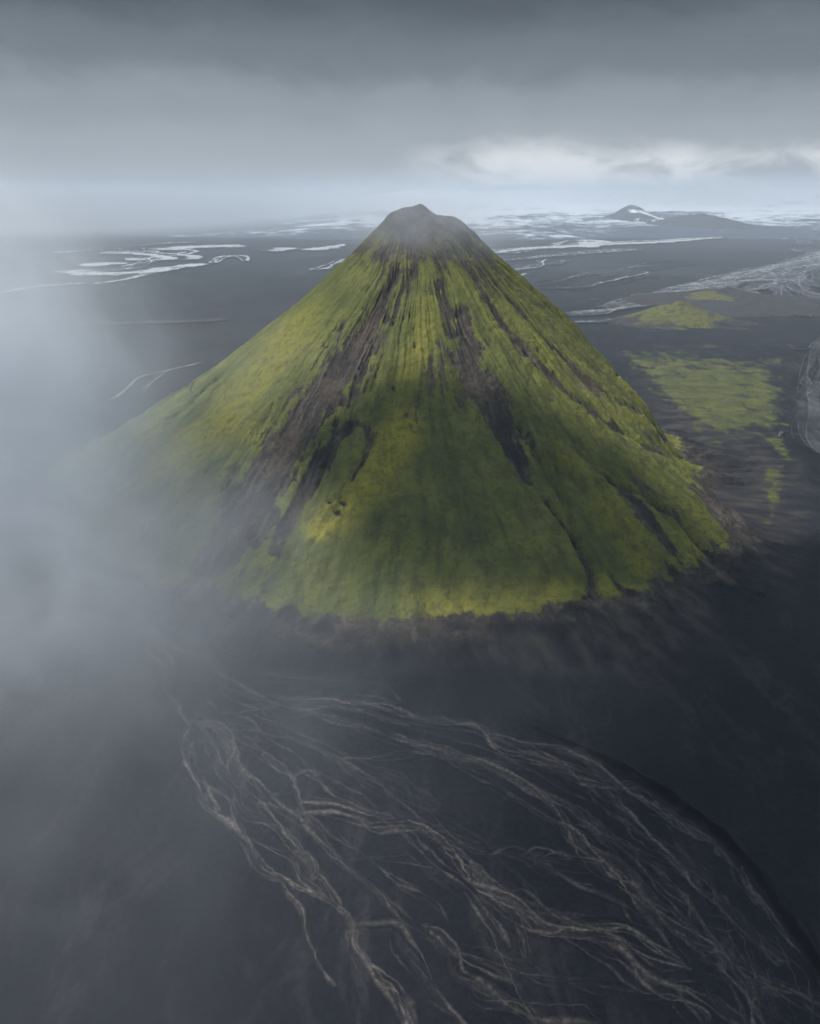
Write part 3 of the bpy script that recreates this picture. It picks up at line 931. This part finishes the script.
    ra = Raster(-20, 318, 260, 334, .5)
    for i, (pts, n, spread, wdt, val) in enumerate([([(-10, 326), (60, 325), (120, 324), (170, 323), (230, 320)], 6, 14, 4, .35)]):
        braid(ra, pts, n, spread, wdt, val, seed=500 + i, wander=60, gap=.25)
    ra.build("riverbed", M_SILT, "faint brown dry riverbed across the dark plain behind the mountain", "riverbed")
far_rivers()

def river_bank():
    m, t = new_mat("wet_bank")
    pos = geo_pos(t)
    k = t.math('MULTIPLY', t.attr('silt').outputs['Fac'], t.rng(t.noise(pos, .6, 5, .7, .4), .25, .6, .5, 1.2))
    finish(t, t.mix(t.rng(k, .08, .8), sand_colour(t, pos), (.0035, .0038, .005)), .8)
    ra = Raster(500, 700, 880, 1080, .55)
    braid(ra, SCARP_PX[:-1], 1, .4, .8, 1.0, seed=801, wander=24, gap=0, wash=0)
    braid(ra, SCARP_PX[2:-1], 1, .5, .9, .9, seed=802, wander=24, gap=0, wash=0)
    braid(ra, [(p[0] + 5, p[1] - 4) for p in SCARP_PX[3:-1]], 2, 1.4, .8, .7, seed=803, wander=14, gap=.2, wash=0)
    ra.build("river_bank", m, "thin dark curved bank edging the braided river at lower right", "river bank", lift=.0022)
river_bank()

# ------------------------------------------------------------------ far land: ice cap, nunataks, small hills
def sheet(name, x0, x1, y0, y1, nx, ny, hf, mat, label, cat, attr=None):
    X, Y = np.meshgrid(np.linspace(x0, x1, nx), np.linspace(y0, y1, ny))
    z = hf(X, Y)
    at = attr(X, Y, z) if attr else None
    return mesh_obj(name, np.stack([X, Y, z], -1).reshape(-1, 3), grid_faces(ny, nx), mat, label, cat, 'structure', {k: v.ravel() for k, v in at.items()} if at else None)

def ice_h(x, y):
    edge = 4700 + 500 * perlin(x / 2200, x * 0, seed=61) + 180 * perlin(x / 500, x * 0, seed=62)
    d = y - edge
    side = sstep(-2600, 300, x) * 1.0
    h = np.where(d > 0, 540 * (1 - np.exp(-np.clip(d, 0, None) / 9500)), -8) * side
    h = h + (fbm(x / 900, y / 500, seed=63, octv=4) * 22) * sstep(0, 1500, d) * side
    return np.where(d > 0, h - 4 + 8 * sstep(0, 600, d) * side, -9)

sheet("glacier", -2800, 14000, 4600, 16000, 360, 300, ice_h, M_ICE, "broad pale ice cap streaked with grey rising behind the plain", "glacier")

def cone_hill(name, cx, cy, rx, ry, hgt, mat, label, cat, seed, attr, n=150, sharp=1.3, base=0.0, rough=.25):
    def hf(x, y):
        q = np.hypot((x - cx) / rx, (y - cy) / ry)
        n1 = fbm((x - cx) / rx * 1.8, (y - cy) / ry * 1.8, seed=seed, octv=5, gain=.55)
        q = q * (1 + .35 * n1)
        b = np.clip(1 - q, 0, 1) ** sharp
        return base + hgt * b * (1 + rough * n1) + hgt * .12 * n1 * b - np.where(q > 1, 1.5 + (q - 1) * 4, 0) * min(1.0, hgt / 20)
    return sheet(name, cx - rx * 1.3, cx + rx * 1.3, cy - ry * 1.3, cy + ry * 1.3, n, n, hf, mat, label, cat, attr)

# green hill on the right, and the lower knoll behind it
hx, hy = ground(690, 326)
cone_hill("hill", float(hx) - 5, float(hy) + 60, 120, 95, 36, M_HILL, "small moss green hill on the dark plain right of the mountain", "hill", 71,
          lambda X, Y, Z: {'moss': .15 + .3 * sstep(2, 12, Z) + .4 * np.exp(-((X - hx + 10) / 60) ** 2)}, sharp=1.15)
kx, ky = ground(716, 305)
cone_hill("hill", float(kx) + 20, float(ky) + 70, 210, 140, 26, M_HILL, "low grey knoll with a yellow moss patch behind the green hill", "hill", 72,
          lambda X, Y, Z: {'moss': -.3 + 1.3 * np.exp(-(((X - kx + 8) / 55) ** 2 + ((Y - ky - 20) / 60) ** 2))}, sharp=.9)
kx2, ky2 = ground(770, 312)
cone_hill("hill", float(kx2), float(ky2) + 40, 190, 110, 14, M_HILL, "low dark rise beside the braided river at right", "hill", 73,
          lambda X, Y, Z: {'moss': np.full_like(X, -.05)}, sharp=.9)

nx_, ny_, _z = along(632, 208, 5700)
cone_hill("peak", nx_, ny_, 240, 380, 122, M_NUN, "snow streaked rocky peak poking out of the ice cap", "peak", 81,
          lambda X, Y, Z: {'snow': .36 + .25 * (X - nx_) / 260}, base=50.0, sharp=1.0)
nx2, ny2, _z2 = along(698, 216, 5300)
cone_hill("ridge", nx2, ny2, 380, 420, 104, M_NUN, "dark blue ridge half hidden in cloud beside the ice cap", "ridge", 82,
          lambda X, Y, Z: {'snow': np.full_like(X, .12)}, base=30.0, sharp=.85)

# ------------------------------------------------------------------ air: haze, fog, cloud
def uv_ball(seed, n=28, lump=.16):
    th, ph = np.meshgrid(np.linspace(0, np.pi, n), np.linspace(0, 2 * np.pi, 2 * n, endpoint=False), indexing='ij')
    p = np.stack([np.sin(th) * np.cos(ph), np.sin(th) * np.sin(ph), np.cos(th)], -1).reshape(-1, 3)
    if lump:
        p = p * (1 + lump * fbm(p[:, 0] * 1.5, p[:, 1] * 1.5, p[:, 2] * 1.5, seed=seed, octv=3))[:, None]
    return p, grid_faces(n, 2 * n, wrap=True)[:, ::-1]

def box_mesh(lo, hi):
    v = np.array([(x, y, z) for x in (lo[0], hi[0]) for y in (lo[1], hi[1]) for z in (lo[2], hi[2])], float)
    f = np.array([(0, 1, 3, 2), (4, 6, 7, 5), (0, 4, 5, 1), (2, 3, 7, 6), (0, 2, 6, 4), (1, 5, 7, 3)])
    return v, f

HAZE = 1.4e-4
def build_haze():
    m, t = new_mat("haze_air")
    v = t.n('ShaderNodeVolumePrincipled', {'Color': (.69, .775, .86), 'Density': HAZE, 'Anisotropy': 0.0})
    o = t.n('ShaderNodeOutputMaterial')
    t.t.links.new(v.outputs[0], o.inputs['Volume'])
    co, f = box_mesh((-35000, -34500, -14), (35000, 35000, 425))
    mesh_obj("haze", co, f, m, "pale blue haze filling the air over the whole plain", "haze", 'stuff', smooth=False)
build_haze()

def fog(name, loc, rad, dens, label, seed=0, nscale=1.0, lo=.35, hi=.75, power=1.0, inner=.25, rot=0.0, colour=(.89, .94, 1.0)):
    m, t = new_mat("fog_" + str(seed))
    tc = t.n('ShaderNodeTexCoord').outputs['Object']
    ln = t.n('ShaderNodeVectorMath', {0: tc}, operation='LENGTH').outputs['Value']
    fall = t.rng(ln, inner, 0.98, 1.0, 0.0)
    if power != 1.0:
        fall = t.math('POWER', fall, power)
    off = t.vadd(t.vmul(tc, tuple(r / max(rad) * nscale for r in rad)), (seed * 3.1, seed * 1.7, seed * .9))
    nz = t.noise(off, 2.2, 5.0, 0.6, 0.9)
    dn = t.math('MULTIPLY', t.math('MULTIPLY', fall, t.rng(nz, lo, hi, .24, 1.0)), dens)
    v = t.n('ShaderNodeVolumePrincipled', {'Color': colour, 'Density': dn, 'Anisotropy': 0.1})
    o = t.n('ShaderNodeOutputMaterial')
    t.t.links.new(v.outputs[0], o.inputs['Volume'])
    co, f = uv_ball(seed, 24, 0)
    ob = mesh_obj(name, co, f, m, label, "fog", 'stuff')
    ob.location = loc
    ob.scale = rad
    ob.rotation_euler = (0, 0, rot)
    return ob

fog("fog", along(-150, 390, 430), (205, 190, 160), .030, "thick bank of pale fog along the left edge beside the mountain", 1, nscale=1.3)
fog("fog", along(10, 565, 350), (170, 150, 70), .0115, "low grey fog creeping round the left foot of the mountain", 2, nscale=1.6)
fog("fog", along(20, 790, 225), (170, 140, 60), .0026, "thin grey fog veiling the lower left corner of the plain", 3, nscale=1.5)
fog("fog", along(280, 670, 350), (200, 120, 34), .0032, "wisps of ground fog over the river before the mountain", 4, nscale=2.0)
fog("fog", along(215, 400, 520), (135, 60, 95), .0022, "thin veil of mist before the left flank of the mountain", 9, nscale=1.4, lo=.2)
fog("fog", (-4200, 8200, 100), (5900, 6300, 300), .0085, "grey fog bank swallowing the far plain at upper left", 5, power=1.3, lo=.2, inner=.0, colour=(.76, .80, .85))
fog("cloud", along(440, 222, 555), (85, 60, 38), .015, "thin cloud brushing the summit of the mountain", 6, nscale=1.6)
fog("cloud", along(385, 205, 680), (130, 60, 40), .007, "cloud drifting behind the summit", 7, nscale=1.4)
fog("cloud", along(740, 192, 5000), (2000, 800, 130), .0016, "pale cloud lying low over the ice cap at right", 8, lo=.3)

def shade_cloud(at, up, rad, dens, label, seed, gz=0.0):
    """a dense unseen cloud overhead, put up-sun of the ground to shade it"""
    gx, gy = at
    k = (up - gz) / SUN_TO.z
    m, t = new_mat("shading_cloud_" + str(seed))
    v = t.n('ShaderNodeVolumePrincipled', {'Color': (.96, .97, 1.0), 'Density': dens, 'Anisotropy': 0.2})
    o = t.n('ShaderNodeOutputMaterial')
    t.t.links.new(v.outputs[0], o.inputs['Volume'])
    co, f = uv_ball(seed, 40, .45)
    ob = mesh_obj("cloud", co, f, m, label, "cloud", 'stuff')
    ob.location = (gx + SUN_TO.x * k, gy + SUN_TO.y * k, up)
    ob.scale = rad
    return ob

shade_cloud(on_mtn(486, 462), 600, (108, 64, 38), .10, "small heavy unseen cloud shading the mountain front", 92, gz=60)
foreground_shade = shade_cloud(ground(600, 800), 540, (420, 260, 50), .04, "heavy unseen cloud added overhead to darken the river plain", 91)
foreground_shade.location = (60, 140, 540)  # moved straight overhead, out of frame, to darken the foreground
